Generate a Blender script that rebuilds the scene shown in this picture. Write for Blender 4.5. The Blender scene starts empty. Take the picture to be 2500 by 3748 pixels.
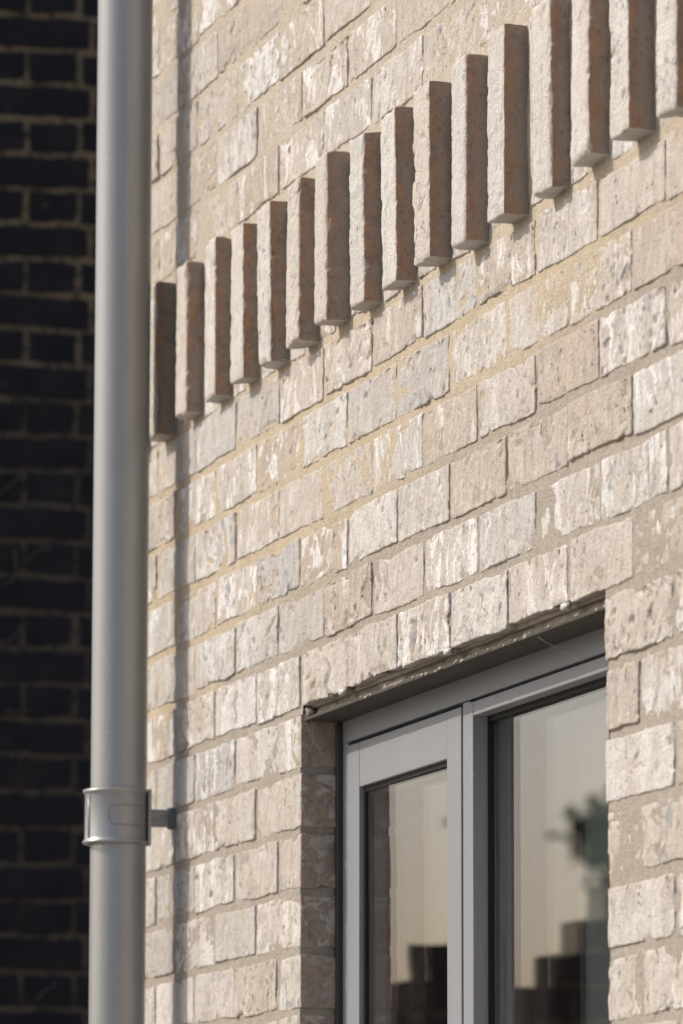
import bpy, bmesh, math, random
import numpy as np
from mathutils import Matrix, Vector

# ------------------------------------------------------------------ camera, sky, sun, exposure
Z0 = 2.62                                   # ground is z = 0; the course lines were measured from z = Z0
sc = bpy.context.scene
C = sc.collection
CAM = Vector((7.2498, -1.8149, -1.0225 + Z0))
FWD = Vector((-0.9565, 0.2585, 0.1350)); RGT = Vector((0.2610, 0.9653, 0.0010)); UPV = RGT.cross(FWD)
cd = bpy.data.cameras.new('camera'); cam = bpy.data.objects.new('camera', cd); C.objects.link(cam)
m = Matrix((RGT, UPV, -FWD)).transposed().to_4x4(); m.translation = CAM
cam.matrix_world = m
cd.sensor_fit = 'HORIZONTAL'; cd.sensor_width = 24.0; cd.lens = 200.92
cd.clip_start = 0.1; cd.clip_end = 2000
cd.dof.use_dof = True; cd.dof.focus_distance = 6.62; cd.dof.aperture_fstop = 10.5
sc.camera = cam

SUN_TRAVEL = Vector((0.50, 1.0, -0.90)).normalized()
w = bpy.data.worlds.new('World'); sc.world = w; w.use_nodes = True
nt = w.node_tree; bg = nt.nodes['Background']
sky = nt.nodes.new('ShaderNodeTexSky'); sky.sky_type = 'NISHITA'; sky.sun_disc = False
sky.sun_elevation = math.asin(-SUN_TRAVEL.z)
sky.sun_rotation = math.atan2(-SUN_TRAVEL.x, -SUN_TRAVEL.y)
sky.air_density = 1.0; sky.dust_density = 3.0; sky.ozone_density = 1.0
nt.links.new(sky.outputs[0], bg.inputs[0]); bg.inputs[1].default_value = 0.15
sd = bpy.data.lights.new('sun', 'SUN'); sd.energy = 3.2; sd.angle = math.radians(0.53); sd.color = (1.0, 0.965, 0.905)
so = bpy.data.objects.new('sun', sd); C.objects.link(so)
so.rotation_euler = SUN_TRAVEL.to_track_quat('-Z', 'Y').to_euler(); so.location = (0, -6, 8)
vs = sc.view_settings
sc.display_settings.display_device = 'sRGB'
vs.view_transform = 'Standard'; vs.look = 'None'; vs.exposure = 0.0; vs.gamma = 1.0; vs.use_curve_mapping = False
sc.cycles.max_bounces = 10; sc.cycles.transparent_max_bounces = 24

random.seed(7)
RNG = np.random.default_rng(7)

# ------------------------------------------------------------------ numpy noise
def _h(i, j, k, s):
    n = (i.astype(np.int64) * 374761393 + j.astype(np.int64) * 668265263 + k.astype(np.int64) * 2147483647 + s * 1274126177) & 0xffffffff
    n = ((n ^ (n >> 13)) * 1274126177) & 0xffffffff
    n = ((n ^ (n >> 15)) * 2246822519) & 0xffffffff
    return ((n ^ (n >> 16)) & 0xffff) / 65535.0
def vn(x, y, z, s=0):
    xi, yi, zi = np.floor(x), np.floor(y), np.floor(z)
    fx, fy, fz = x - xi, y - yi, z - zi
    fx = fx * fx * (3 - 2 * fx); fy = fy * fy * (3 - 2 * fy); fz = fz * fz * (3 - 2 * fz)
    r = 0
    for a in (0, 1):
        wa = fx if a else 1 - fx
        for b in (0, 1):
            wb = wa * (fy if b else 1 - fy)
            for c in (0, 1):
                r = r + wb * (fz if c else 1 - fz) * _h(xi + a, yi + b, zi + c, s)
    return r
def fbm(x, y, z, s=0, o=3):
    t = 0; a = 1; n = 0
    for k in range(o):
        t = t + a * vn(x * 2 ** k, y * 2 ** k, z * 2 ** k, s + k * 17); n += a; a *= .5
    return t / n
def sstep(a, b, x):
    t = np.clip((x - a) / (b - a), 0, 1); return t * t * (3 - 2 * t)

# ------------------------------------------------------------------ mesh helpers
def mesh_np(name, verts, quads, smooth=True, mats=(), midx=None):
    me = bpy.data.meshes.new(name)
    me.from_pydata([tuple(v) for v in verts] if not isinstance(verts, np.ndarray) else verts.tolist(), [], quads if isinstance(quads, list) else quads.tolist())
    for mt in mats: me.materials.append(mt)
    n = len(me.polygons)
    if midx is not None: me.polygons.foreach_set('material_index', np.asarray(midx, dtype=np.int32))
    me.polygons.foreach_set('use_smooth', np.full(n, smooth, dtype=bool))
    me.update(); return me
def link(name, me, parent=None, loc=(0, 0, 0), rot=(0, 0, 0)):
    o = bpy.data.objects.new(name, me); C.objects.link(o)
    o.location = loc; o.rotation_euler = rot
    if parent: o.parent = parent
    return o
def empty(name, loc=(0, 0, 0), parent=None):
    o = bpy.data.objects.new(name, None); C.objects.link(o); o.location = loc; o.empty_display_size = .2
    if parent: o.parent = parent
    return o
def tag(o, label=None, cat=None, group=None, kind=None):
    if label: o['label'] = label
    if cat: o['category'] = cat
    if group: o['group'] = group
    if kind: o['kind'] = kind
    return o

class MB:
    """collects shapes, builds one mesh object"""
    def __init__(s): s.bm = bmesh.new()
    def box(s, x0, x1, y0, y1, z0, z1, bev=0.0, seg=1):
        r = bmesh.ops.create_cube(s.bm, size=1.0)
        for v in r['verts']:
            v.co = Vector((x0 + (v.co.x + .5) * (x1 - x0), y0 + (v.co.y + .5) * (y1 - y0), z0 + (v.co.z + .5) * (z1 - z0)))
        if bev > 0:
            es = set(e for v in r['verts'] for e in v.link_edges)
            bmesh.ops.bevel(s.bm, geom=list(es), offset=bev, segments=seg, affect='EDGES', profile=.5)
        return s
    def tube(s, pts, rad, n=8, cap=True):
        pts = [Vector(p) for p in pts]; rings = []
        for i, p in enumerate(pts):
            d = (pts[min(i + 1, len(pts) - 1)] - pts[max(i - 1, 0)]).normalized()
            a = d.cross(Vector((0, 0, 1)) if abs(d.z) < .9 else Vector((1, 0, 0))).normalized(); b = d.cross(a)
            r = rad[i] if isinstance(rad, (list, tuple)) else rad
            rings.append([s.bm.verts.new(p + a * r * math.cos(t * 2 * math.pi / n) + b * r * math.sin(t * 2 * math.pi / n)) for t in range(n)])
        for q, r2 in zip(rings, rings[1:]):
            for t in range(n): s.bm.faces.new((q[t], q[(t + 1) % n], r2[(t + 1) % n], r2[t]))
        if cap: s.bm.faces.new(rings[0][::-1]); s.bm.faces.new(rings[-1])
        return s
    def lathe(s, prof, cx, cy, n=64, a0=0.0, a1=2 * math.pi, close=True):
        """prof: (r, z) list; vertical axis"""
        full = close and abs(a1 - a0 - 2 * math.pi) < 1e-6
        k = n if full else n + 1; rings = []
        for i in range(k):
            a = a0 + (a1 - a0) * i / n
            rings.append([s.bm.verts.new((cx + r * math.cos(a), cy + r * math.sin(a), z)) for r, z in prof])
        for i in range(n):
            q, r2 = rings[i], rings[(i + 1) % k]
            for j in range(len(prof) - 1): s.bm.faces.new((q[j], r2[j], r2[j + 1], q[j + 1]))
        return s
    def build(s, name, mat, parent=None, smooth=False, loc=(0, 0, 0)):
        bmesh.ops.recalc_face_normals(s.bm, faces=s.bm.faces)
        me = bpy.data.meshes.new(name); s.bm.to_mesh(me); s.bm.free(); me.materials.append(mat)
        me.polygons.foreach_set('use_smooth', np.full(len(me.polygons), smooth, dtype=bool))
        if smooth == 'auto': pass
        o = link(name, me, parent, loc); return o

def autosmooth(o, ang=35):
    me = o.data
    me.polygons.foreach_set('use_smooth', np.full(len(me.polygons), True, dtype=bool))
    bm = bmesh.new(); bm.from_mesh(me)
    for e in bm.edges:
        if len(e.link_faces) == 2 and e.calc_face_angle(0) > math.radians(ang): e.smooth = False
    bm.to_mesh(me); bm.free(); return o

# ------------------------------------------------------------------ materials
class NT:
    def __init__(s, name):
        s.m = bpy.data.materials.new(name); s.m.use_nodes = True; s.t = s.m.node_tree
        s.b = s.t.nodes['Principled BSDF']; s.out = s.t.nodes['Material Output']
        s.b.inputs['Specular IOR Level'].default_value = .25
    def n(s, typ, **kw):
        nd = s.t.nodes.new('ShaderNode' + typ)
        for k, v in kw.items(): setattr(nd, k, v)
        return nd
    def l(s, a, b): s.t.links.new(a, b)
    def put(s, sock, v):
        if hasattr(v, 'node'): s.l(v, sock)
        elif isinstance(v, (tuple, list)) and len(v) == 3 and sock.type == 'RGBA': sock.default_value = (*v, 1)
        else: sock.default_value = v
    def math(s, op, a, b=0.0, c=None, clamp=False):
        nd = s.n('Math', operation=op, use_clamp=clamp); s.put(nd.inputs[0], a); s.put(nd.inputs[1], b)
        if c is not None: s.put(nd.inputs[2], c)
        return nd.outputs[0]
    def coords(s, scale=(1, 1, 1), src='Object', loc=(0, 0, 0)):
        tc = s.n('TexCoord'); mp = s.n('Mapping'); s.l(tc.outputs[src], mp.inputs[0])
        mp.inputs['Scale'].default_value = scale; mp.inputs['Location'].default_value = loc
        return mp.outputs[0]
    def noise(s, vec, scale=1.0, detail=3.0, rough=.55, w=None, dist=0.0):
        nd = s.n('TexNoise', noise_dimensions='4D' if w is not None else '3D')
        s.l(vec, nd.inputs['Vector']); nd.inputs['Scale'].default_value = scale
        nd.inputs['Detail'].default_value = detail; nd.inputs['Roughness'].default_value = rough; nd.inputs['Distortion'].default_value = dist
        if w is not None: s.put(nd.inputs['W'], w)
        return nd.outputs['Fac']
    def ss(s, x, a, b, lo=0.0, hi=1.0):
        nd = s.n('MapRange', interpolation_type='SMOOTHSTEP'); s.put(nd.inputs[0], x)
        for i, v in zip((1, 2, 3, 4), (a, b, lo, hi)): nd.inputs[i].default_value = v
        return nd.outputs[0]
    def mix(s, f, a, b, blend='MIX'):
        nd = s.n('Mix', data_type='RGBA', blend_type=blend)
        s.put(nd.inputs[0], f); s.put(nd.inputs[6], a); s.put(nd.inputs[7], b); return nd.outputs[2]
    def bump(s, h, strength=.5, dist=.002, normal=None):
        nd = s.n('Bump'); nd.inputs['Strength'].default_value = strength; nd.inputs['Distance'].default_value = dist
        s.l(h, nd.inputs['Height'])
        if normal is not None: s.l(normal, nd.inputs['Normal'])
        return nd.outputs[0]
    def done(s, col=None, rough=None, normal=None, metal=None):
        if col is not None: s.put(s.b.inputs['Base Color'], col)
        if rough is not None: s.put(s.b.inputs['Roughness'], rough)
        if normal is not None: s.l(normal, s.b.inputs['Normal'])
        if metal is not None: s.b.inputs['Metallic'].default_value = metal
        return s.m
    def rnd(s):
        oi = s.n('ObjectInfo'); return oi.outputs['Random']

def mat_pale_brick(name='pale_handmade_brick', lift=0.0):
    t = NT(name); R = t.rnd(); W = t.math('MULTIPLY', R, 91.7)
    R2 = t.math('FRACT', t.math('MULTIPLY', R, 13.37)); R3 = t.math('FRACT', t.math('MULTIPLY', R, 57.91))
    big = t.noise(t.coords((16, 16, 9)), 1, 3, .6, W)
    med = t.noise(t.coords((42, 42, 34)), 1, 5, .66, t.math('ADD', W, 11.3), .6)
    strk = t.noise(t.coords((58, 58, 24)), 1, 6, .72, t.math('ADD', W, 5.1), .5)
    fine = t.noise(t.coords((210, 210, 260)), 1, 4, .7, W)
    patch = t.noise(t.coords((24, 24, 15)), 1, 5, .68, t.math('ADD', W, 31.7), 1.0)
    stain = t.noise(t.coords((34, 34, 27)), 1, 6, .74, t.math('ADD', W, 47.1), 1.2)
    cr = t.n('ValToRGB'); t.l(R, cr.inputs[0]); el = cr.color_ramp.elements
    stops = [(0.0, (.51, .45, .395)), (.18, (.59, .545, .495)), (.36, (.455, .375, .30)), (.52, (.555, .495, .435)), (.66, (.44, .415, .39)), (.80, (.64, .605, .565)), (1.0, (.50, .425, .355))]
    el[0].position, el[0].color = stops[0][0], (*stops[0][1], 1); el[1].position, el[1].color = stops[-1][0], (*stops[-1][1], 1)
    for ps, c_ in stops[1:-1]: e_ = el.new(ps); e_.color = (*c_, 1)
    col = t.mix(t.math('MULTIPLY', t.ss(big, .40, .66), .7), cr.outputs[0], BR['c'])
    pale = t.math('MULTIPLY', t.ss(patch, .51, .57), t.ss(R2, .25, .95, .10, .85))
    col = t.mix(pale, col, BR['white'])
    gry = t.math('MULTIPLY', t.ss(stain, .52, .64), t.ss(R3, .45, .95, 0.05, 1.0))
    col = t.mix(gry, col, BR['grey'])
    och = t.math('MULTIPLY', t.ss(med, .56, .74), t.ss(R2, .15, .6, .95, 0.08))
    col = t.mix(och, col, BR['ochre'])
    mul = t.math('ADD', t.math('MULTIPLY', strk, .85), .575)
    mul = t.math('MULTIPLY', mul, t.math('ADD', t.math('MULTIPLY', fine, .62), .69))
    cc = t.n('CombineColor'); [t.l(mul, cc.inputs[i]) for i in range(3)]
    col = t.mix(1.0, col, cc.outputs[0], 'MULTIPLY')
    spn = t.noise(t.coords((80, 80, 72)), 1, 4, .65, t.math('ADD', W, 71.0), .8)
    if lift: col = t.mix(lift, col, (.66, .605, .545))
    R4 = t.math('FRACT', t.math('MULTIPLY', R, 211.3))
    speck = t.math('MULTIPLY', t.math('MULTIPLY', t.ss(spn, .61, .68), t.ss(stain, .42, .54)), t.ss(R4, .1, .9, .25, 1.0))
    col = t.mix(t.math('MULTIPLY', speck, .8), col, (.15, .135, .125))
    h = t.math('ADD', t.math('MULTIPLY', strk, 1.0), t.math('MULTIPLY', fine, .55))
    h = t.math('ADD', h, t.math('MULTIPLY', med, 1.0))
    h = t.math('SUBTRACT', h, t.math('MULTIPLY', speck, 1.1))
    return t.done(col, .92, t.bump(h, 1.0, .0044))
BR = dict(a=(.475, .415, .357), b=(.52, .45, .385), c=(.455, .39, .325), white=(.74, .71, .675), grey=(.32, .315, .315), ochre=(.46, .335, .225))

def mat_brown_face():
    t = NT('brown_brick_bed_face'); R = t.rnd(); W = t.math('MULTIPLY', R, 61.7)
    a = t.noise(t.coords((60, 60, 26)), 1, 5, .65, W, .5); b = t.noise(t.coords((190, 190, 130)), 1, 5, .72, t.math('ADD', W, 9.0))
    f = t.noise(t.coords((520, 520, 520)), 1, 3, .7, W)
    tc = t.n('TexCoord'); sp = t.n('SeparateXYZ'); t.l(tc.outputs['Object'], sp.inputs[0])
    # mortar smear on the half of the face nearer the wall, with a ragged edge
    sm = t.ss(t.math('ADD', t.math('MULTIPLY', sp.outputs[1], 30.0), t.math('ADD', t.math('MULTIPLY', a, 1.3), t.math('MULTIPLY', b, .8))), 1.05, 1.75)
    col = t.mix(t.ss(a, .40, .60), (.42, .255, .16), (.31, .205, .145))
    col = t.mix(t.math('MULTIPLY', sm, .85), col, (.36, .31, .26))
    col = t.mix(t.math('MULTIPLY', t.ss(b, .58, .70), .6), col, (.44, .38, .33))
    col = t.mix(t.math('MULTIPLY', t.ss(b, .45, .34), .5), col, (.15, .105, .08))
    col = t.mix(t.math('MULTIPLY', t.ss(a, .69, .75), .5), col, (.44, .23, .10))
    mul = t.math('ADD', t.math('MULTIPLY', f, .6), .74)
    cc = t.n('CombineColor'); [t.l(mul, cc.inputs[i]) for i in range(3)]
    col = t.mix(1.0, col, cc.outputs[0], 'MULTIPLY')
    h = t.math('ADD', b, t.math('MULTIPLY', f, .6))
    return t.done(col, .95, t.bump(h, .9, .003))
def mat_end_face():
    t = NT('mottled_brick_end_face'); R = t.rnd(); W = t.math('MULTIPLY', R, 33.1)
    a = t.noise(t.coords((40, 40, 40)), 1, 5, .65, W, 1.0); b = t.noise(t.coords((160, 160, 160)), 1, 4, .6, W)
    R2 = t.math('FRACT', t.math('MULTIPLY', R, 7.7))
    col = t.mix(t.ss(b, .35, .65), (.37, .29, .23), (.28, .215, .17))
    col = t.mix(t.math('MULTIPLY', t.ss(a, .50, .56), t.ss(R2, .0, .8, .25, 1.0)), col, (.48, .42, .365))
    col = t.mix(t.math('MULTIPLY', t.ss(b, .63, .7), .6), col, (.13, .105, .085))
    return t.done(col, .95, t.bump(t.math('ADD', a, b), .7, .002))
def mat_mortar():
    t = NT('sandy_mortar')
    n1 = t.noise(t.coords((2.2, 2.2, 3.0)), 1, 3, .6); n2 = t.noise(t.coords((60, 60, 60)), 1, 4, .6); f = t.noise(t.coords((700, 700, 700)), 1, 2, .7)
    tc = t.n('TexCoord'); sp = t.n('SeparateXYZ'); t.l(tc.outputs['Object'], sp.inputs[0])
    # two batches of mix: yellow sand from the second course above the window up, grey below
    hgt = t.math('ADD', t.math('MULTIPLY', t.math('SUBTRACT', sp.outputs[2], Z0 - .12), 5.0), t.math('MULTIPLY', n1, 1.2))
    hgt = t.math('ADD', hgt, t.math('MULTIPLY', t.math('SUBTRACT', .7, sp.outputs[0]), .7))
    col = t.mix(t.ss(hgt, .30, 1.1), (.365, .312, .254), (.485, .395, .282))
    up = t.math('ADD', t.math('MULTIPLY', t.math('SUBTRACT', sp.outputs[2], Z0 + .10), 9.0), t.math('MULTIPLY', t.math('SUBTRACT', n1, .5), 1.6))
    col = t.mix(t.math('MULTIPLY', t.ss(up, 0.0, 1.0), .75), col, (.47, .41, .335))
    f2 = t.noise(t.coords((260, 260, 300)), 1, 3, .7)
    g = t.math('ADD', t.math('MULTIPLY', n2, .45), t.math('MULTIPLY', f2, .65)); g = t.math('ADD', g, .45)
    cc = t.n('CombineColor'); [t.l(g, cc.inputs[i]) for i in range(3)]
    col = t.mix(1.0, col, cc.outputs[0], 'MULTIPLY')
    col = t.mix(t.math('MULTIPLY', t.ss(n2, .62, .70), .35), col, (.6, .55, .47))
    return t.done(col, .97, t.bump(t.math('ADD', f2, t.math('MULTIPLY', n2, .8)), .9, .003))
def mat_plain(name, col, rough=.5, metal=0.0, var=.0, scale=30, bump=0.0, spec=None):
    t = NT(name)
    c = col
    nz = t.noise(t.coords((scale,) * 3), 1, 4, .6)
    if var:
        g = t.math('ADD', t.math('MULTIPLY', nz, 2 * var), 1 - var)
        cc = t.n('CombineColor'); [t.l(g, cc.inputs[i]) for i in range(3)]
        c = t.mix(1.0, col, cc.outputs[0], 'MULTIPLY')
    if spec is not None: t.b.inputs['Specular IOR Level'].default_value = spec
    return t.done(c, rough, t.bump(nz, .4, bump) if bump else None, metal)
def mat_grey_paint(name, col, rough, spec=.5, metal=0.0):
    t = NT(name); t.b.inputs['Specular IOR Level'].default_value = spec; t.b.inputs['Metallic'].default_value = metal
    n = t.noise(t.coords((9, 9, 2.0)), 1, 4, .6); f = t.noise(t.coords((900, 900, 900)), 1, 2, .5)
    d = t.noise(t.coords((140, 140, 30)), 1, 4, .7)
    c = t.mix(t.ss(n, .35, .7), col, tuple(v * 1.07 for v in col))
    c = t.mix(t.math('MULTIPLY', t.ss(d, .62, .74), .30), c, (.46, .43, .39))
    sp_ = t.noise(t.coords((70, 70, 70)), 1, 2, .5)
    c = t.mix(t.math('MULTIPLY', t.ss(sp_, .755, .785), .7), c, (.62, .58, .52))
    r = t.math('ADD', t.math('MULTIPLY', n, .14), rough - .07)
    return t.done(c, r, t.bump(f, .05, .0006))
def mat_dark_brick():
    t = NT('soot_black_brick'); R = t.rnd(); W = t.math('MULTIPLY', R, 21.7)
    a = t.noise(t.coords((14, 14, 14)), 1, 4, .6, W); b = t.noise(t.coords((60, 60, 60)), 1, 4, .65, W)
    col = t.mix(t.ss(a, .35, .7), (.017, .0145, .0165), (.027, .021, .021))
    col = t.mix(t.math('MULTIPLY', t.ss(b, .64, .72), .5), col, (.12, .085, .065))
    return t.done(col, .85, t.bump(b, .6, .003))
def mat_dark_mortar():
    t = NT('stained_brown_mortar')
    a = t.noise(t.coords((5, 5, 5)), 1, 4, .65); b = t.noise(t.coords((45, 45, 45)), 1, 4, .65)
    tc = t.n('TexCoord'); sp = t.n('SeparateXYZ'); t.l(tc.outputs['Object'], sp.inputs[0])
    # the mortar turns darker, in patches, towards the lower courses
    k = t.math('ADD', t.math('MULTIPLY', a, 1.5), t.math('MULTIPLY', t.math('SUBTRACT', sp.outputs[2], Z0 + 1.02), 1.1))
    col = t.mix(t.ss(k, .45, 1.0), (.105, .076, .052), (.225, .158, .092))
    col = t.mix(t.math('MULTIPLY', t.ss(b, .49, .61), .75), col, (.032, .025, .022))
    return t.done(col, .95, t.bump(b, .6, .003))
def mat_glass():
    t = NT('window_glass'); t.t.nodes.remove(t.b)
    lw = t.n('LayerWeight'); lw.inputs[0].default_value = .5
    f5 = t.math('POWER', lw.outputs['Facing'], 5.0)
    R = t.math('ADD', t.math('MULTIPLY', f5, .86), .135)
    tr = t.n('BsdfTransparent'); tr.inputs[0].default_value = (.955, .97, .96, 1)
    gl = t.n('BsdfGlossy'); gl.inputs['Roughness'].default_value = 0.0; gl.inputs[0].default_value = (1, .885, .87, 1)
    mx = t.n('MixShader'); t.l(R, mx.inputs[0]); t.l(tr.outputs[0], mx.inputs[1]); t.l(gl.outputs[0], mx.inputs[2])
    t.l(mx.outputs[0], t.out.inputs[0]); return t.m
def mat_fabric():
    t = NT('grey_blind_fabric')
    wv = t.n('TexWave', wave_type='BANDS', bands_direction='X'); t.l(t.coords((1, 1, 1)), wv.inputs[0]); wv.inputs['Scale'].default_value = 260; wv.inputs['Distortion'].default_value = 1.5
    wz = t.n('TexWave', wave_type='BANDS', bands_direction='Z'); t.l(t.coords((1, 1, 1)), wz.inputs[0]); wz.inputs['Scale'].default_value = 180; wz.inputs['Distortion'].default_value = 2.5
    g = t.math('ADD', t.math('MULTIPLY', wv.outputs['Fac'], .3), t.math('MULTIPLY', wz.outputs['Fac'], .35))
    n = t.noise(t.coords((5, 5, 60)), 1, 3, .6)
    g = t.math('ADD', g, t.math('MULTIPLY', n, .4))
    return t.done(t.mix(t.ss(g, .2, .9), (.17, .185, .20), (.31, .325, .34)), .9)
def mat_ground():
    t = NT('street_paving')
    a = t.noise(t.coords((.4, .4, .4)), 1, 5, .6); b = t.noise(t.coords((30, 30, 30)), 1, 4, .6)
    return t.done(t.mix(t.ss(a, .3, .7), (.24, .225, .205), (.32, .30, .27)), .92, t.bump(b, .5, .004))
def mat_leaf():
    t = NT('tree_leaves'); R = t.noise(t.coords((1.5, 1.5, 1.5)), 1, 3, .6)
    return t.done(t.mix(t.ss(R, .3, .7), (.030, .05, .016), (.06, .085, .028)), .7)

M = dict(brick=mat_pale_brick(), lime=mat_pale_brick('limewashed_brick', .45), brown=mat_brown_face(), end=mat_end_face(), mortar=mat_mortar(),
         pipe=mat_grey_paint('pipe_grey_paint', (.335, .332, .33), .37, .45, .40), frame=mat_grey_paint('window_grey_paint', (.248, .249, .256), .48, .16),
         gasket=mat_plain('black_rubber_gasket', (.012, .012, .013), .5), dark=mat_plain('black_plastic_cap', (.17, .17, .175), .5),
         steel=mat_plain('galvanised_lintel_steel', (.085, .076, .064), .75, .0, .45, 26, .001, .1), spacer=mat_plain('grey_spacer_bar', (.26, .29, .275), .45, 0, .1, 8),
         wood=mat_plain('brown_inner_frame', (.16, .105, .07), .55, 0, .2, 14), white=mat_plain('white_plastic', (.58, .555, .51), .6, 0, .15, 90),
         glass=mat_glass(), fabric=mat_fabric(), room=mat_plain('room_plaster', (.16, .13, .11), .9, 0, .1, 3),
         dbrick=mat_dark_brick(), dmortar=mat_dark_mortar(), ground=mat_ground(), leaf=mat_leaf(), bark=mat_plain('bark', (.06, .045, .035), .9, 0, .3, 12),
         print=mat_plain('black_print', (.02, .02, .02), .7), web=mat_plain('cobweb_silk', (.62, .58, .52), .8), stem=mat_plain('dry_stem_bark', (.085, .066, .06), .9, 0, .4, 60),
         slate=mat_plain('slate_roof', (.03, .03, .034), .7, 0, .3, 2), sooty=mat_plain('sooty_house_brick', (.035, .026, .022), .9, 0, .3, 3),
         paint=mat_plain('white_window_paint', (.45, .45, .43), .6))

# ------------------------------------------------------------------ bricks
def axis_pts(L, n, r):
    a = L / 2
    return np.concatenate([[-a, -a + r * .45, -a + r], np.linspace(-a + r, a - r, n + 1)[1:-1], [a - r, a - r * .45, a]])
def rbox(w, h, d, nx, nz, ny, r):
    """rounded open-backed block: front at y=0 facing -y, back at y=d; returns verts, outward dirs, quads, face tags"""
    X = axis_pts(w, nx, r); Zz = axis_pts(h, nz, r)
    Y = np.concatenate([[0, r * .45, r], np.linspace(r, d, ny + 1)[1:]])
    NX, NZ, NY = len(X), len(Zz), len(Y)
    idx = lambda i, j, k: (i * NZ + j) * NY + k
    qs = []; tg = []
    def face(A, B, f, t, flip):
        a, b = np.meshgrid(np.arange(A - 1), np.arange(B - 1), indexing='ij'); a = a.ravel(); b = b.ravel()
        q = np.stack([f(a, b), f(a + 1, b), f(a + 1, b + 1), f(a, b + 1)], 1)
        if flip: q = q[:, ::-1]
        qs.append(q); tg.append(np.full(len(q), t))
    face(NX, NZ, lambda a, b: idx(a, b, 0 * a), 0, False)
    face(NY, NZ, lambda a, b: idx(0 * a + NX - 1, b, a), 1, False)
    face(NY, NZ, lambda a, b: idx(0 * a, b, a), 2, True)
    face(NX, NY, lambda a, b: idx(a, 0 * a + NZ - 1, b), 3, False)
    face(NX, NY, lambda a, b: idx(a, 0 * a, b), 4, True)
    q = np.concatenate(qs); tg = np.concatenate(tg)
    u, inv = np.unique(q.ravel(), return_inverse=True); q = inv.reshape(-1, 4)
    k = u % NY; j = (u // NY) % NZ; i = u // (NY * NZ)
    p = np.stack([X[i], Y[k], Zz[j]], 1)
    c = np.stack([np.clip(p[:, 0], -w / 2 + r, w / 2 - r), np.maximum(p[:, 1], r), np.clip(p[:, 2], -h / 2 + r, h / 2 - r)], 1)
    dv = p - c; n = dv / np.maximum(np.linalg.norm(dv, axis=1, keepdims=True), 1e-9)
    return c + n * r, n, q, tg

def brick_mesh(w, h, d, seed, nx=None, nz=24, ny=3, r=.0017, rough=1.0, mats=None, tagmap=None, amp=1.0, worn=0.0):
    nx = nx or max(8, int(w / .0040))
    p, n, q, tg = rbox(w, h, d, nx, nz, ny, r)
    o = seed * 7.31
    x, y, z = p[:, 0], p[:, 1], p[:, 2]
    # outline irregularity
    wx = (vn(x * 14 + o, y * 14, z * 16, 1) - .5) * .0022 + (vn(x * 60 + o, y * 60, z * 70, 2) - .5) * .0012 + (vn(x * 60 + o, y * 60, z * 260, 22) - .5) * .0016
    wz = (vn(x * 16 + o, y * 20, z * 14, 3) - .5) * .0052 + (vn(x * 75 + o, y * 60, z * 60, 4) - .5) * .0016
    # surface: gentle swell, vertical folds, pits
    dsp = (fbm(x * 14 + o, y * 14, z * 12, 5, 2) - .5) * .0016 * rough
    rid = 1 - np.abs(2 * vn(x * 40 + o + (vn(x * 24 + o, y, z * 50, 8) - .5) * 2.2, y * 42, z * 18, 6) - 1)
    msk = sstep(.50, .70, vn(x * 17 + o, y * 15, z * 24, 7))
    dsp -= sstep(.86, .97, rid) * msk * .0028 * rough
    dsp += (vn(x * 130 + o, y * 130, z * 110, 9) - .5) * .0011 * rough
    dsp += (vn(x * 240 + o, y * 240, z * 200, 19) - .5) * .0006
    pit = vn(x * 80 + o, y * 80, z * 70, 10)
    dsp -= sstep(.86, .93, pit) * .0045 * rough * sstep(.4, .6, vn(x * 9 + o, y * 9, z * 9, 11))
    # chipped arrises
    ed = np.minimum(np.minimum(w / 2 - np.abs(x), h / 2 - np.abs(z)), .02)
    chip = sstep(.72, .84, vn(x * 34 + o, y * 34, z * 48, 12)) * sstep(.011, .0, ed)
    dsp -= chip * .0036 * rough
    if worn:
        dsp -= worn * sstep(.50, .80, fbm(x * 60 + o, y * 60, z * 75, 33, 3)) * sstep(.0075, .0, ed) * .0050
        dsp -= worn * sstep(.55, .75, vn(x * 26 + o, y * 26, z * 14, 35)) * sstep(.012, .0, ed) * .0035
    p = p + n * (dsp * amp)[:, None]
    p[:, 0] += wx * amp; p[:, 2] += wz * amp
    mi = np.zeros(len(tg), int)
    if tagmap:
        for t_, s_ in tagmap.items(): mi[tg == t_] = s_
    return mesh_np('brick', p, q, True, mats or [M['brick']], mi)

# ------------------------------------------------------------------ ground
me = mesh_np('ground', np.array([[-300, -300, 0], [300, -300, 0], [300, 300, 0], [-300, 300, 0]], float), [[0, 1, 2, 3]], False, [M['ground']])
tag(link('ground', me), 'pale grey street paving', None, None, 'structure')

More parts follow.
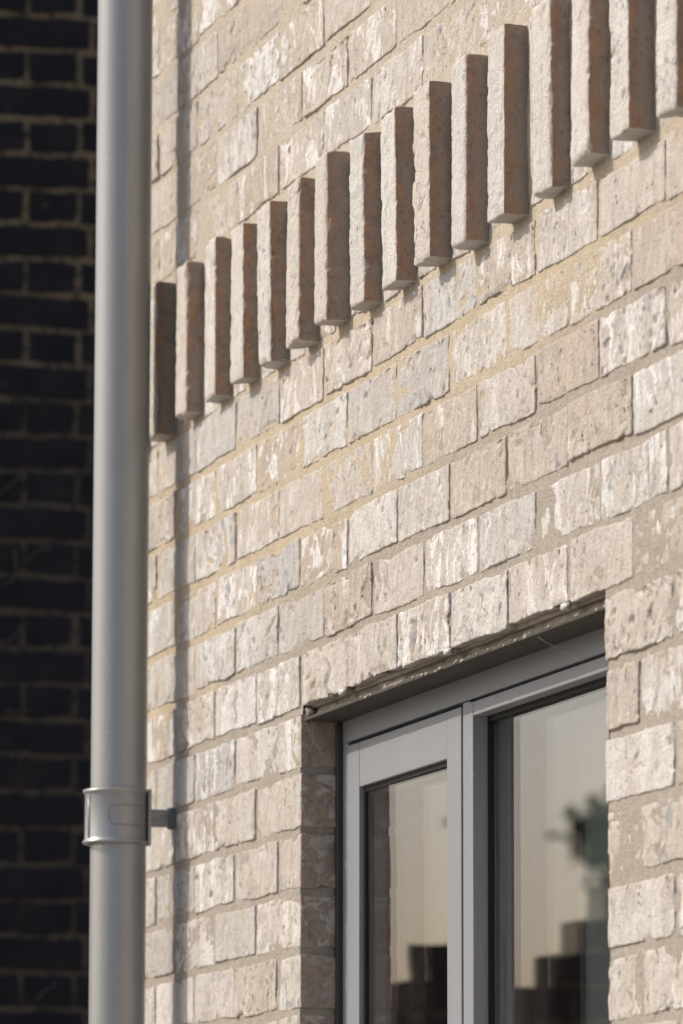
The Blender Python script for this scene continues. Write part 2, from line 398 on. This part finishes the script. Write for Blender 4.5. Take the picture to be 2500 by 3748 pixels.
# ------------------------------------------------------------------ the pale brick house
JL, JR = 0.3375, 1.594            # window opening
WL, WR = -0.675, 3.60             # wall ends
WIN_T, WIN_B = -0.30, -1.80
house = empty('brick_house', (0, 0, 0))
tag(house, 'pale cream brick house front with projecting soldier bricks and grey window', 'house')
RB = 3                            # brick counter for seeds
DEPTH = .1025
nb = [0]
def put_brick(x0, x1, k, jl=False, jr=False, soffit=False):
    """one stretcher or half in the course between lines k and k+1 (z = -0.075 k)"""
    nb[0] += 1; s = nb[0]
    g = RNG.random(12)
    wdt = (x1 - x0) - .0105 + (g[0] - .5) * .005; hgt = .0640 + (g[1] - .5) * .005
    if jl or jr: wdt += .005
    cx = (x0 + x1) / 2 + (g[2] - .5) * .003 + (.0025 if jl else 0) - (.0025 if jr else 0); cz = -.075 * (k + .5) + (g[3] - .5) * .003
    rough = .45 + 1.3 * g[4] ** 2.0
    mats = [M['brick'], M['end']]
    tm = {1: 1} if jl else ({2: 1} if jr else None)
    me = brick_mesh(wdt, hgt, DEPTH if (jl or jr or soffit) else .035, s, ny=12 if (jl or jr) else 3, rough=rough, mats=mats, tagmap=tm)
    return link('brick', me, house, (cx, (g[5] - .5) * .0026, cz + Z0), ((g[6] - .5) * .016, (g[7] - .5) * .010, (g[8] - .5) * .010))
VX0, VX1, VZ0, VZ1 = -.675, 2.10, -.86, .90      # built one by one inside this
K0, K1 = -12, 11                                  # courses -12 .. 10
SOLD = (-5, -4, -3)
def spans(k, a, b):
    off = 0.0 if k % 2 == 0 else .1125
    j = math.floor((a - off) / .225) - 1; out = []
    while True:
        x0 = off + .225 * j; x1 = x0 + .225; j += 1
        if x0 >= b - 1e-6: break
        x0c, x1c = max(x0, a), min(x1, b)
        if x1c - x0c > .03: out.append((x0c, x1c))
    return out
for k in range(K0, K1):
    if k in SOLD: continue
    if k >= 4:
        for x0, x1 in spans(k, WL, JL): put_brick(x0, x1, k, jl=abs(x1 - JL) < 1e-6)
        x = JR; first = True
        while x < 2.0:
            L = .225 if (not first or k % 2 == 0) else .1125
            put_brick(x, x + L, k, jr=first); x += L; first = False
    else:
        for x0, x1 in spans(k, WL, 1.8 if k % 2 == 0 else 1.9125):
            put_brick(x0, x1, k, soffit=(k == 3 and x1 > JL and x0 < JR))
        if k >= -2: 
            e = 1.8 if k % 2 == 0 else 1.9125
            put_brick(e, e + .225, k)
# soldier course: alternate bricks stand proud
FR = [-0.3517, -0.1900, -0.0300, 0.1250, 0.2780, 0.4256, 0.5690, 0.7161, 0.8709, 1.0205, 1.1660, 1.3181, 1.4740, 1.6130, 1.7640, 1.9200, 2.07]
PROUD = .0255
def soldier(xc, wdt, proud, seed):
    g = RNG.random(10)
    hgt = .211 + (g[0] - .5) * .012
    pj = PROUD + (g[3] - .5) * .007 if proud else (g[3] - .5) * .002
    nb[0] += 1
    me = brick_mesh(wdt, hgt, pj + .03, nb[0] + 300, nx=18, nz=84 if proud else 52, ny=12 if proud else 2, worn=.15 + .6 * g[2] ** 2 if proud else 0.0, r=(.0022 + .0042 * g[1] ** 1.5) if proud else .0017, rough=.35 + .7 * g[4] ** 2,
                    mats=[M['lime'] if proud else M['brick'], M['brown']], tagmap={1: 1, 2: 1} if proud else None)
    return link('projecting_brick' if proud else 'soldier_brick', me, house,
                (xc + (g[5] - .5) * .003, -pj, .2625 + (g[6] - .5) * .008 - .0055 * max(0.0, 1 - (xc + .35) / 1.7) + Z0), ((g[7] - .5) * .016, (g[8] - .5) * .026, (g[9] - .5) * .06))
cs = [f - .0325 for f in FR]
for i, c in enumerate(cs):
    soldier(c, .0645 + random.uniform(-.003, .003), True, i)
    if i + 1 < len(cs): soldier((c + cs[i + 1]) / 2, .066, False, i)
for c in (cs[0] - .075, cs[0] - .225): soldier(c, .066, False, 90)
soldier(cs[0] - .15, .0645, True, 91)

# bricks of the same wall beyond the picture
def joined_boxes(name, boxes, mats, parent, kind='stuff'):
    vs_, fs_ = [], []
    for (x0, x1, y0, y1, z0, z1) in boxes:
        b = len(vs_)
        j = [random.uniform(-.0015, .0015) for _ in range(8)]
        vs_ += [(x0 + j[0], y0 + j[4], z0 + j[1]), (x1 + j[2], y0 + j[4], z0 + j[3]), (x1 + j[0], y0 + j[4], z1 + j[5]), (x0 + j[6], y0 + j[4], z1 + j[7]),
                (x0, y1, z0), (x1, y1, z0), (x1, y1, z1), (x0, y1, z1)]
        fs_ += [[b, b + 1, b + 2, b + 3], [b + 1, b + 5, b + 6, b + 2], [b + 4, b, b + 3, b + 7], [b + 3, b + 2, b + 6, b + 7], [b + 4, b + 5, b + 1, b]]
    me = mesh_np(name, np.array(vs_), fs_, False, mats); o = link(name, me, parent); o['kind'] = kind; return o
bx = []
for k in range(-40, 35):
    off = 0.0 if k % 2 == 0 else .1125
    z1 = -.075 * k - .005 + Z0; z0 = z1 - .065
    if k in SOLD:
        continue
    inside = K0 <= k < K1
    a = WL
    if inside:
        a = (1.8 if k % 2 == 0 else 1.9125) + (.225 if k >= -2 else 0) if k < 4 else None
        if k >= 4:
            x = JR; first = True
            while x < 2.0:
                L = .225 if (not first or k % 2 == 0) else .1125; x += L; first = False
            a = x
    if not inside and -.075 * k > WIN_B and k >= 4:
        segs = spans(k, WL, JL) + [(JR + (0 if k % 2 == 0 else -.1125) + .225 * q, JR + (0 if k % 2 == 0 else -.1125) + .225 * (q + 1)) for q in range(9)]
        segs = [(max(s0, JR) if s1 > JR else s0, s1) for s0, s1 in segs]
    else:
        segs = []
        x = a
        if not inside: segs = spans(k, WL, WR)
        else:
            while x < WR: segs.append((x, min(x + .225, WR))); x += .225
    for s0, s1 in segs:
        if s1 - s0 > .03: bx.append((s0 + .005, s1 - .005, random.uniform(-.001, .001), .03, z0, z1))
x = 2.10
q = 0
while x < WR:
    pr = -.028 if q % 2 else 0.0
    bx.append((x + .006, x + .070, pr, .03, Z0 + .157, Z0 + .368)); x += .075; q += 1
joined_boxes('brick_field', bx, [M['brick']], house)

# mortar: a gritty sheet a few millimetres behind the brick faces, turned into the window reveal
def mortar_sheet(x0, x1, z0, z1, step, ybase=.0017):
    nx = int((x1 - x0) / step); nz = int((z1 - z0) / step)
    xs = np.linspace(x0, x1, nx + 1); zs = np.linspace(z0, z1, nz + 1)
    Xg, Zg = np.meshgrid(xs, zs, indexing='ij')
    fx, fz = Xg.ravel(), Zg.ravel()
    y = ybase + (fbm(fx * 11, fz * 0 + 3, fz * 22, 40, 4) - .5) * .0050
    y = np.maximum(y, .0007) + (vn(fx * 170, fz * 0, fz * 170, 44) - .5) * .0014
    i, j = np.meshgrid(np.arange(nx), np.arange(nz), indexing='ij'); i = i.ravel(); j = j.ravel()
    f = lambda a, b: a * (nz + 1) + b
    qd = np.stack([f(i, j), f(i + 1, j), f(i + 1, j + 1), f(i, j + 1)], 1)
    return np.stack([fx, y, fz + Z0], 1), qd
parts = [mortar_sheet(WL + .004, JL - .0028, -.90, WIN_T - .006, .0055), mortar_sheet(JR + .0028, 2.10, -.90, WIN_T - .006, .0055),
         mortar_sheet(WL + .004, 2.10, -.2915, .92, .0055), mortar_sheet(WL + .004, JL + .007, WIN_T - .006, -.2915, .0055), mortar_sheet(JR - .007, 2.10, WIN_T - .006, -.2915, .0055)]
V = []; Q = []; b = 0
for v, qd in parts: V.append(v); Q.append(qd + b); b += len(v)
# reveals
def reveal(xr, sgn):
    ys = np.linspace(.0008, .14, 24); zs = np.linspace(-1.80, WIN_T - .006, 260)
    Yg, Zg = np.meshgrid(ys, zs, indexing='ij'); fy, fz = Yg.ravel(), Zg.ravel()
    x = xr + sgn * (fbm(fy * 40, fz * 0 + 9, fz * 60, 47, 3) - .5) * .004
    i, j = np.meshgrid(np.arange(23), np.arange(259), indexing='ij'); i = i.ravel(); j = j.ravel(); f = lambda a, c: a * 260 + c
    return np.stack([x, fy, fz + Z0], 1), np.stack([f(i, j), f(i + 1, j), f(i + 1, j + 1), f(i, j + 1)], 1)
for v, qd in (reveal(JL - .0036, 1), reveal(JR + .0036, -1)): V.append(v); Q.append(qd + b); b += len(v)
link('mortar', mesh_np('mortar', np.concatenate(V), np.concatenate(Q), True, [M['mortar']]), house)
mb = MB()
mb.box(WL + .002, JL - .0075, .012, .30, 0, Z0 + WIN_T - .004).box(JR + .0075, WR, .012, .30, 0, Z0 + WIN_T - .004)
mb.box(WL + .002, WR, .012, .30, Z0 + WIN_T + .002, Z0 + 3.0).box(JL - .012, JR + .012, .012, .30, 0, Z0 + WIN_B)
mb.build('wall_core', M['mortar'], house)
mb = MB()          # pieces of mortar beyond the close-up sheet
mb.box(2.10, WR, .004, .0118, 0, Z0 + 3.0).box(WL + .004, 2.0999, .004, .0118, Z0 + .92, Z0 + 3.0)
mb.box(WL + .004, JL - .004, .004, .0118, 0, Z0 - .90).box(JR + .004, 2.0999, .004, .0118, 0, Z0 - .90)
mb.box(JL - .004, JR + .004, .004, .0118, 0, Z0 + WIN_B)
mb.build('outer_mortar', M['mortar'], house)
# rough mortar squeezed out above the lintel plate
xs = np.linspace(JL - .01, JR + .01, 300); rows = []
for t_, (yy, zz) in enumerate([(.020, -.288), (.0185, -.2965), (.018, -.3035), (.0135, -.3085), (.03, -.3100)]):
    jj = (fbm(xs * 34 + 5, xs * 0 + t_, xs * 0, 60, 3) - .5)
    rows.append(np.stack([xs, yy + jj * .011, zz + Z0 + (vn(xs * 70, xs * 0 + t_, xs * 0, 61) - .5) * .003], 1))
V = np.concatenate(rows); n_ = len(xs)
Q = [[r_ * n_ + i, (r_ + 1) * n_ + i, (r_ + 1) * n_ + i + 1, r_ * n_ + i + 1] for r_ in range(4) for i in range(n_ - 1)]
link('bedding_mortar', mesh_np('bedding_mortar', V, Q, True, [M['mortar']]), house)
mb = MB(); mb.box(JL - .006, JR + .006, .0035, .20, Z0 - .3145, Z0 - .3102, .0008); mb.build('lintel_plate', M['steel'], house)
mb = MB(); bmesh.ops.create_icosphere(mb.bm, subdivisions=3, radius=1.0)
for v_ in mb.bm.verts:
    k_ = 1 + .5 * (float(vn(np.array([v_.co.x * 2 + 9]), np.array([v_.co.y * 2]), np.array([v_.co.z * 2]), 5)[0]) - .5)
    v_.co = Vector((v_.co.x * .012 * k_, v_.co.y * .008 * k_, v_.co.z * .0085 * k_))
mb.build('mortar_lump', M['mortar'], house, True, (JL + .003, .011, Z0 - .303))
# mortar splashes on the plate edge
mb = MB()
for i in range(30):
    x = random.uniform(JL, JR); r = random.uniform(.0010, .0026)
    bmesh.ops.create_icosphere(mb.bm, subdivisions=1, radius=r, matrix=Matrix.Translation((x, .0028, Z0 - .3115 + random.uniform(-.002, .002))) @ Matrix.Diagonal((random.uniform(1, 4), .5, .9, 1)))
o = mb.build('mortar_splashes', M['mortar'], house); o['kind'] = 'stuff'
# white weep vents in the perpends over the window
for (x, z) in ((.548, -.297), (1.008, -.297), (1.458, -.297)):
    mb = MB()
    pr = [(-.0065, .006), (-.0065, -.006), (-.0035, -.012), (.0035, -.012), (.0065, -.006), (.0065, .006)]
    f0 = [mb.bm.verts.new((px, py - .001, -.009)) for px, py in pr]; f1 = [mb.bm.verts.new((px, py * .9 - .001 if py < 0 else py, .0075 if py > 0 else .0035)) for px, py in pr]
    mb.bm.faces.new(f0[::-1]); mb.bm.faces.new(f1)
    for i in range(6): mb.bm.faces.new((f0[i], f0[(i + 1) % 6], f1[(i + 1) % 6], f1[i]))
    o = mb.build('weep_vent', M['white'], house, True, (x, 0, z + Z0)); o.scale = (1.2, .50, .50)

# ------------------------------------------------------------------ window
win = empty('window', (0, 0, 0), house)
F = M['frame']; YF = .0525
zt, zb = Z0 - .310, Z0 + WIN_B
ZH = Z0 - .342                        # underside of the head
mb = MB(); mb.box(JL - .02, JR + .02, YF, .10, ZH, zt + .006, .0012, 2); mb.build('outer_frame_head', F, win)
mb = MB(); mb.box(JL - .02, JL + .0305, YF + .0003, .10, zb, ZH - .0002, .0012, 2); mb.build('outer_frame_post', F, win)
mb = MB(); mb.box(1.548, JR + .02, YF + .0003, .10, zb, ZH - .0002, .0012, 2); mb.build('outer_frame_post', F, win)
mb = MB(); mb.box(.8805, .9085, YF + .0006, .10, zb, ZH - .0010, .0012, 2); mb.build('mullion', F, win)
mb = MB(); mb.box(JL - .02, JR + .02, YF - .03, .12, zb - .03, zb, .0015, 2); mb.build('window_sill', F, win)
mb = MB(); mb.box(JL - .006, JL + .0105, .0450, .0600, zb, zt - .006, .002, 2); mb.build('jamb_shade_strip', mat_plain('dark_jamb_shade', (.055, .052, .05), .6, 0, .3, 60), win)  # added strip, coloured dark for the shade on the frame beside the jamb
# rebate shadow gap behind the opening light
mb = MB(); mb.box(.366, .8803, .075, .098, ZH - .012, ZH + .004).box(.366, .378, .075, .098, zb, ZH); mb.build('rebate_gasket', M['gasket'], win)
# opening light, turned out by half a degree
cas = empty('casement', (.374, .062, 0), win); cas.rotation_euler = (0, 0, math.radians(0.0))
CX0, CX1 = .3735, .8775; CT = ZH - .0050; SW, SR, RT = .0545, .0590, .0560; CY = .0515
def ring(name, x0, x1, ztop, wl, wr, wt, y0, y1, mat, parent, bev=.0012, zbot=None):
    zbot = zb + .004 if zbot is None else zbot
    mb = MB()
    mb.box(x0, x0 + wl, y0, y1, zbot, ztop, bev, 2)
    mb.box(x1 - wr, x1, y0, y1, zbot, ztop, bev, 2)
    mb.box(x0 + wl + .0004, x1 - wr - .0004, y0 + .0003, y1, ztop - wt, ztop, bev, 2)
    mb.box(x0 + wl + .0004, x1 - wr - .0004, y0 + .0003, y1, zbot, zbot + wt, bev, 2)
    return mb.build(name, mat, parent)
bpy.data.objects.remove(cas)
ring('casement_frame', CX0, CX1, CT, SW, SR, RT, CY, .098, F, win)
G0, G1, GT = CX0 + SW, CX1 - SR, CT - RT
ring('casement_gasket', G0 + .0002, G1 - .0002, GT - .0002, .006, .006, .006, CY + .0062, .0628, M['gasket'], win, .0)
PX0, PX1, PT = .9095, 1.547, ZH - .0035
ring('fixed_bead', PX0, PX1, PT, .0135, .0135, .0165, YF, .098, F, win)
H0, H1, HT = PX0 + .0135, PX1 - .0135, PT - .0165
ring('fixed_gasket', H0 + .0002, H1 - .0002, HT - .0002, .0045, .0045, .0065, .0705, .0772, M['gasket'], win, .0)
def pane(x0, x1, ztop, y, th, rot=0.0, tilt=0.0):
    mb = MB(); W2 = (x1 - x0) / 2; zm_ = (zb + .02 + ztop) / 2; hz = (ztop - zb - .02) / 2; mb.box(-W2, W2, 0, th, -hz, hz)
    o = mb.build('glass_pane', M['glass'], win, False, ((x0 + x1) / 2, y, zm_)); o.rotation_euler = (tilt, 0, rot); return o
LR = math.radians(0.55); LT = math.radians(0.27)   # the opening light does not sit quite true
pane(G0 + .001, G1 - .001, GT - .001, .0645, .004, LR, LT)
pane(G0 + .001, G1 - .001, GT - .001, .0865, .004, LR, LT)
pane(H0 + .001, H1 - .001, HT - .001, .0775, .004)
pane(H0 + .001, H1 - .001, HT - .001, .0975, .004)
ring('spacer_bar', G0 + .0010, G1 - .0010, GT - .0010, .0065, .0065, .0065, .0690, .0850, M['spacer'], win, .0, zb + .03)
ring('spacer_bar', H0 + .0010, H1 - .0010, HT - .0010, .0050, .0050, .0070, .0820, .0970, M['spacer'], win, .0, zb + .03)
ring('inner_wood_frame', CX0 - .002, CX1 + .002, CT + .004, SW + .006, SR + .006, RT + .008, .0995, .135, M['wood'], win, .001)
ring('inner_wood_frame', PX0 - .004, PX1 + .004, PT + .004, .0225, .0225, .030, .1035, .140, M['wood'], win, .001)
# printed line on the spacer bar
fc = bpy.data.curves.new('lettering', 'FONT'); fc.body = '4 tough U=0.5 EN1673 Air R.615x1419 Westcoast 257722-2/20'
fc.size = .0052; fc.align_x = 'RIGHT'; fc.extrude = .00004; fc.space_character = 1.12
to = bpy.data.objects.new('lettering', fc); C.objects.link(to); to.parent = win
fc.materials.append(M['print'])
XS = H0 + .0010 + .0050
# reads upwards along the bar, letters' tops towards the room side... seen from +x
to.matrix_world = Matrix.Translation((XS + .0001, .0905, Z0 - .615)) @ Matrix(((0, 0, 1, 0), (0, -1, 0, 0), (1, 0, 0, 0), (0, 0, 0, 1))).to_4x4()

bpy.context.view_layer.update()
lm = bpy.data.meshes.new_from_object(to); lmw = to.matrix_world.copy(); bpy.data.objects.remove(to)
lm.name = 'lettering'; to = link('lettering', lm, win); to.matrix_world = lmw
# room behind the window
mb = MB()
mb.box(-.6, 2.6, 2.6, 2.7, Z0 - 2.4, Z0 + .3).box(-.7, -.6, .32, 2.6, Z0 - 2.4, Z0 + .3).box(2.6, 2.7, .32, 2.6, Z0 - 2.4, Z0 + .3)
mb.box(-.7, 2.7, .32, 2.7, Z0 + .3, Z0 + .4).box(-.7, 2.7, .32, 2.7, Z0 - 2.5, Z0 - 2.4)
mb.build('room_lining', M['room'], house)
mb = MB(); n = 60
xs = [.965 + (1.535 - .965) * i / n for i in range(n + 1)]
top = []; bot = []
for i, x in enumerate(xs):
    y = .168 + .003 * math.sin(i * .55)
    top.append((x, y)); bot.append((x, y + .0012))
vsA = [[mb.bm.verts.new((x, y, z)) for (x, y) in lst] for lst in (top, bot) for z in (Z0 - 1.75, Z0 - .36)]
for i in range(n):
    mb.bm.faces.new((vsA[0][i], vsA[0][i + 1], vsA[1][i + 1], vsA[1][i])); mb.bm.faces.new((vsA[2][i + 1], vsA[2][i], vsA[3][i], vsA[3][i + 1]))
    mb.bm.faces.new((vsA[0][i + 1], vsA[0][i], vsA[2][i], vsA[2][i + 1])); mb.bm.faces.new((vsA[1][i], vsA[1][i + 1], vsA[3][i + 1], vsA[3][i]))
blind = mb.build('window_blind', M['fabric'], None, True)
tag(blind, 'dark grey woven fabric blind hanging inside behind the fixed window pane', 'blind')
mb = MB(); mb.tube([(.955, .169, Z0 - .352), (1.545, .169, Z0 - .352)], .014, 16); mb.build('roller_tube', M['spacer'], blind)

# ------------------------------------------------------------------ downpipe
PXc, PYc, PR = -.3450, -.0757, .0382
dp = empty('downpipe', (PXc, PYc, 0))
tag(dp, 'smooth grey metal downpipe clipped to the pale brick wall', 'downpipe')
dp.rotation_euler = (math.radians(-.14), 0, 0); dp.location.y = PYc - .0068
mb = MB(); mb.lathe([(PR, .05), (PR, 2.0), (PR, 5.4)], 0, 0, 96); autosmooth(mb.build('pipe', M['pipe'], dp))
zc0, zc1 = Z0 - .4180, Z0 - .3470
clip = MB()
R1 = .0418
a0, a1 = math.radians(108), math.radians(108 + 324)
prof = [(R1 - .0016, zc0), (R1 + .0008, zc0 - .0018), (R1 + .0030, zc0 - .0004), (R1 + .0030, zc0 + .0022), (R1 + .0006, zc0 + .0040), (R1, zc0 + .006),
        (R1, zc1 - .006), (R1 + .0006, zc1 - .0040), (R1 + .0030, zc1 - .0022), (R1 + .0030, zc1 + .0004), (R1 + .0008, zc1 + .0018), (R1 - .0016, zc1)]
clip.lathe(prof, 0, -.0042, 80, a0, a1, False)
br = autosmooth(clip.build('pipe_clip', M['pipe'], dp), 60)
# raised rib and pressed tongue outline on the clip
mb = MB(); aa = math.radians(-72)
mb.tube([((R1 + .0002) * math.cos(aa), -.0042 + (R1 + .0002) * math.sin(aa), z) for z in (zc0 + .006, zc1 - .006)], .0016, 10); mb.build('clip_rib', M['pipe'], br, True)
mb = MB(); pts = []
zA, zB = zc0 + .0225, zc0 + .0495
def onclip(a, z): return ((R1 + .0001) * math.cos(math.radians(a)), -.0042 + (R1 + .0001) * math.sin(math.radians(a)), z)
for a in range(40, -12, -4): pts.append(onclip(a, zB))
for t_ in range(0, 181, 15): pts.append(onclip(-12 - 14 * math.sin(math.radians(t_)), zA + (zB - zA) * (.5 + .5 * math.cos(math.radians(t_)))))
for a in range(-12, 41, 4): pts.append(onclip(a, zA))
mb.tube(pts, .0005, 6); mb.build('clip_tongue_line', M['dark'], br, True)
mb = MB(); mb.box(-.018, .018, .0375, .0420, zc0 - .003, zc1 + .003, .0008, 2); mb.build('clip_flange', M['pipe'], br)
st = MB(); zm = Z0 - .3825
st.tube([(0, .0415, zm + .0062), (0, .0718, zm + .0062)], .0062, 20).tube([(0, .0415, zm - .0062), (0, .0718, zm - .0062)], .0062, 20)
st.box(-.0045, .0045, .0415, .0718, zm - .006, zm + .006); autosmooth(st.build('clip_stem', M['pipe'], br))
st = MB(); st.tube([(0, .0682, zm), (0, .0702, zm), (0, .0792, zm), (0, .0809, zm)], [.013, .0152, .0152, .0145], 24); autosmooth(st.build('wall_boss', M['dark'], br))
mb = MB(); mb.tube([(.006, .0385, zm - .009), (.016, .0385, zm - .009)], .004, 10); mb.build('clip_bolt', mat_plain('rusty_bolt', (.16, .07, .03), .8, 0, .3, 200), br)

# ------------------------------------------------------------------ dark wall round the corner (faces +x)
DX = -4.36; DZ = Z0 + 1.655 + .0        # a bed joint lies at DZ
dw = empty('dark_brick_wall', (DX, 1.0, 0))
tag(dw, 'soot-blackened old brick wall with brown mortar beyond the downpipe', 'wall')
def dark_mesh(w_, seed):
    p, nrm, qd, tg = rbox(w_, .064, .03, max(4, int(w_ / .016)), 5, 1, .004)
    o_ = seed * 3.7
    p = p + nrm * ((fbm(p[:, 0] * 30 + o_, p[:, 1] * 30, p[:, 2] * 30, 70, 3) - .5) * .007)[:, None]
    p[:, 2] += (vn(p[:, 0] * 22 + o_, p[:, 1], p[:, 2] * 10, 71) - .5) * .006; p[:, 0] += (vn(p[:, 0] * 10 + o_, p[:, 1], p[:, 2] * 30, 72) - .5) * .005
    return mesh_np('dark_brick', p, qd, True, [M['dbrick']])
HM = [dark_mesh(.1025, i) for i in range(6)]; SM = [dark_mesh(.215, 20 + i) for i in range(6)]
HJ = 0.635                     # y of a header joint
dbx = []
for k in range(-26, 56):
    zc = DZ - .075 * (k + .5)
    if zc < .1: continue
    hdr = (k % 2 == 1)
    L = .1125 if hdr else .225; off = HJ if hdr else HJ + .1125 / 2 + .1125 - .029
    j = -30
    while True:
        y0 = off + L * j; j += 1
        if y0 > 3.0: break
        if y0 < -.6: continue
        if -1 <= k <= 29 and .48 < y0 + L and y0 < .93:
            g = RNG.random(4)
            o = link('dark_brick', random.choice(HM if hdr else SM), dw, (0.0 - DX * 0 + (g[0] - .5) * .004, (y0 + L / 2) - 1.0 + (g[1] - .5) * .004, zc + (g[2] - .5) * .004), (0, (g[3] - .5) * .03, math.radians(90)))
        else: dbx.append((y0 + .005, y0 + L - .005, zc - .032, zc + .032))
vs_, fs_ = [], []
for (y0, y1, z0, z1) in dbx:
    b = len(vs_)
    vs_ += [(0, y0 - 1, z0), (0, y1 - 1, z0), (0, y1 - 1, z1), (0, y0 - 1, z1), (-.03, y0 - 1, z0), (-.03, y1 - 1, z0), (-.03, y1 - 1, z1), (-.03, y0 - 1, z1)]
    fs_ += [[b, b + 1, b + 2, b + 3], [b + 1, b + 5, b + 6, b + 2], [b + 4, b, b + 3, b + 7], [b + 3, b + 2, b + 6, b + 7], [b + 4, b + 5, b + 1, b]]
o = link('dark_brick_field', mesh_np('dark_brick_field', np.array(vs_), fs_, False, [M['dbrick']]), dw); o['kind'] = 'stuff'
mb = MB(); mb.box(-.30, -.0035, -1.6, 2.0, 0, 6.4); mb.build('dark_mortar', M['dmortar'], dw)
# dead ivy stems clinging to the dark wall: (pixel x, pixel y) of the photograph put on the wall plane
def on_dark(px, py, off=.006):
    d = FWD + RGT * ((px - 1250) / 20929.3) - UPV * ((py - 1874) / 20929.3)
    t_ = (DX + off - CAM.x) / d.x; return CAM + d * t_
stems = [([(345, 1675), (318, 1700), (296, 1755), (275, 1812)], 'short pale dead stem hanging diagonally on the sooty bricks beside the downpipe'),
         ([(-20, 1735), (40, 1728), (80, 1742), (40, 1775), (-10, 1812)], 'forked dead ivy stem on the dark wall, arching over a brown mortar joint'),
         ([(190, 2008), (140, 2012), (112, 2035), (98, 2062)], 'small curved dead tendril on the dark wall below the forked stem'),
         ([(52, 2010), (56, 2060), (66, 2100), (40, 2132), (5, 2138)], 'hooked brown dead stem bending round the corner of a dark brick'),
         ([(-10, 2360), (30, 2345), (60, 2322), (70, 2290)], 'thin dead shoot rising across a dark header brick'),
         ([(20, 2600), (70, 2605), (118, 2596)], 'flat pale streak of dead root on a dark bed joint'),
         ([(135, 3660), (170, 3625), (205, 3595)], 'straight slanting dead twig low on the dark wall')]
for pts, lab in stems:
    P = [on_dark(*p_) for p_ in pts]
    # densify
    Q2 = []
    for a_, b_ in zip(P, P[1:]):
        for t_ in range(4): Q2.append(a_.lerp(b_, t_ / 4) + Vector((0, random.uniform(-.002, .002), random.uniform(-.002, .002))))
    Q2.append(P[-1])
    mb = MB(); mb.tube(Q2, [.0040 * (1 - .5 * i / len(Q2)) for i in range(len(Q2))], 6)
    o = mb.build('dead_ivy_stem', M['stem'], None, True); tag(o, lab, 'stem', 'dead stems on the dark wall')

# ------------------------------------------------------------------ what the glass mirrors: sooty terrace and a tree down the street
def mirror_pt(az, el, D):      # a direction seen in the glass, traced on to distance D (glass plane y = 0.08)
    a, e = math.radians(az), math.radians(el)
    return Vector((CAM.x - D * math.cos(a), .16 - (CAM.y + D * math.sin(a)), CAM.z + D * math.tan(e)))
gw = empty('stepped_garden_wall', (DX, -2.2, 0))
tag(gw, 'dark brick garden wall with a toothed stepped top, mirrored in the window glass', 'wall')
GS = [dark_mesh(.215, 40 + i) for i in range(4)]; ROWS = 16; STEP = [-1.30, -1.37, -1.41, -1.455, -1.65, -1.71, -1.77] + [-1.77 - .1125 * q_ for q_ in range(1, 10)]
for r_ in range(ROWS):
    zt_ = 2.015 + .075 * r_; y1_ = STEP[r_]
    while y1_ > -3.3:
        g = RNG.random(3)
        o = link('dark_brick', GS[int(g[0] * 4)], gw, ((g[1] - .5) * .004, y1_ - .1125 + 2.2, zt_ - .0375), (0, (g[2] - .5) * .02, math.radians(90)))
        y1_ -= .225
link('dark_brick', dark_mesh(.085, 77), gw, (0, -1.503 + 2.2, 2.315 - .0430), (0, .01, math.radians(90))).scale = (1, 1, 1.22)
mb = MB(); mb.box(-.215, -.004, -1.15, 1.05, 0, 1.94 - .004)
for r_ in range(ROWS): mb.box(-.215, -.004, -1.15, STEP[r_] + 2.195, 1.9402 + .075 * r_ - .004, 1.94 + .075 * (r_ + 1) - .004)
mb.build('wall_core', M['dmortar'], gw)
tp = mirror_pt(18.42, 0, 60); tree = empty('street_tree', (tp.x, tp.y, 0))
tag(tree, 'dark green leafy tree down the street, mirrored at the edge of the glass', 'tree')
mb = MB(); mb.tube([(0, 0, 0), (.05, 0, 2.5), (.0, .05, 4.5), (.0, .0, 6.4)], [.15, .11, .07, .02], 10)
for i in range(8):
    a = i * 2.4; mb.tube([(0, 0, 4.4 + .22 * i), (.45 * math.cos(a), .45 * math.sin(a), 4.9 + .22 * i)], [.03, .01], 6)
mb.build('trunk', M['bark'], tree, True)
nL = 9000; cen = RNG.normal(size=(26, 3)) * np.array([.34, .34, .46]) + np.array([0, 0, 5.95])
c = cen[RNG.integers(0, 26, nL)] + RNG.normal(size=(nL, 3)) * .15
u = RNG.normal(size=(nL, 3)); u /= np.linalg.norm(u, axis=1, keepdims=True); v = np.cross(u, RNG.normal(size=(nL, 3))); v /= np.linalg.norm(v, axis=1, keepdims=True)
s_ = .10
V = np.stack([c - u * s_, c + v * s_ * .6, c + u * s_, c - v * s_ * .6], 1).reshape(-1, 3)
link('crown', mesh_np('crown', V, np.arange(nL * 4).reshape(-1, 4), False, [M['leaf']]), tree)

# ------------------------------------------------------------------ cobwebs
def web(lines, label):
    mb = MB()
    for ln in lines: mb.tube(ln, .00015, 4, False)
    tag(mb.build('cobweb', M['web'], None, True), label, 'cobweb', 'cobwebs about the window head')
z_ = Z0
web([[(.345, .004, z_ - .315), (.349, .010, z_ - .328), (.350, .014, z_ - .338)], [(.350, .014, z_ - .338), (.342, .012, z_ - .348)], [(.350, .014, z_ - .338), (.352, .022, z_ - .352)], [(.352, .010, z_ - .312), (.350, .014, z_ - .338)]],
    'wispy cobweb in the upper corner of the window reveal')
web([[(1.33, .006, z_ - .3155), (1.325, .018, z_ - .322), (1.335, .034, z_ - .333), (1.345, .055, z_ - .344)], [(1.335, .006, z_ - .3155), (1.325, .018, z_ - .322)], [(1.325, .006, z_ - .3155), (1.332, .028, z_ - .328)]],
    'stringy cobweb slung from the lintel plate to the window head')
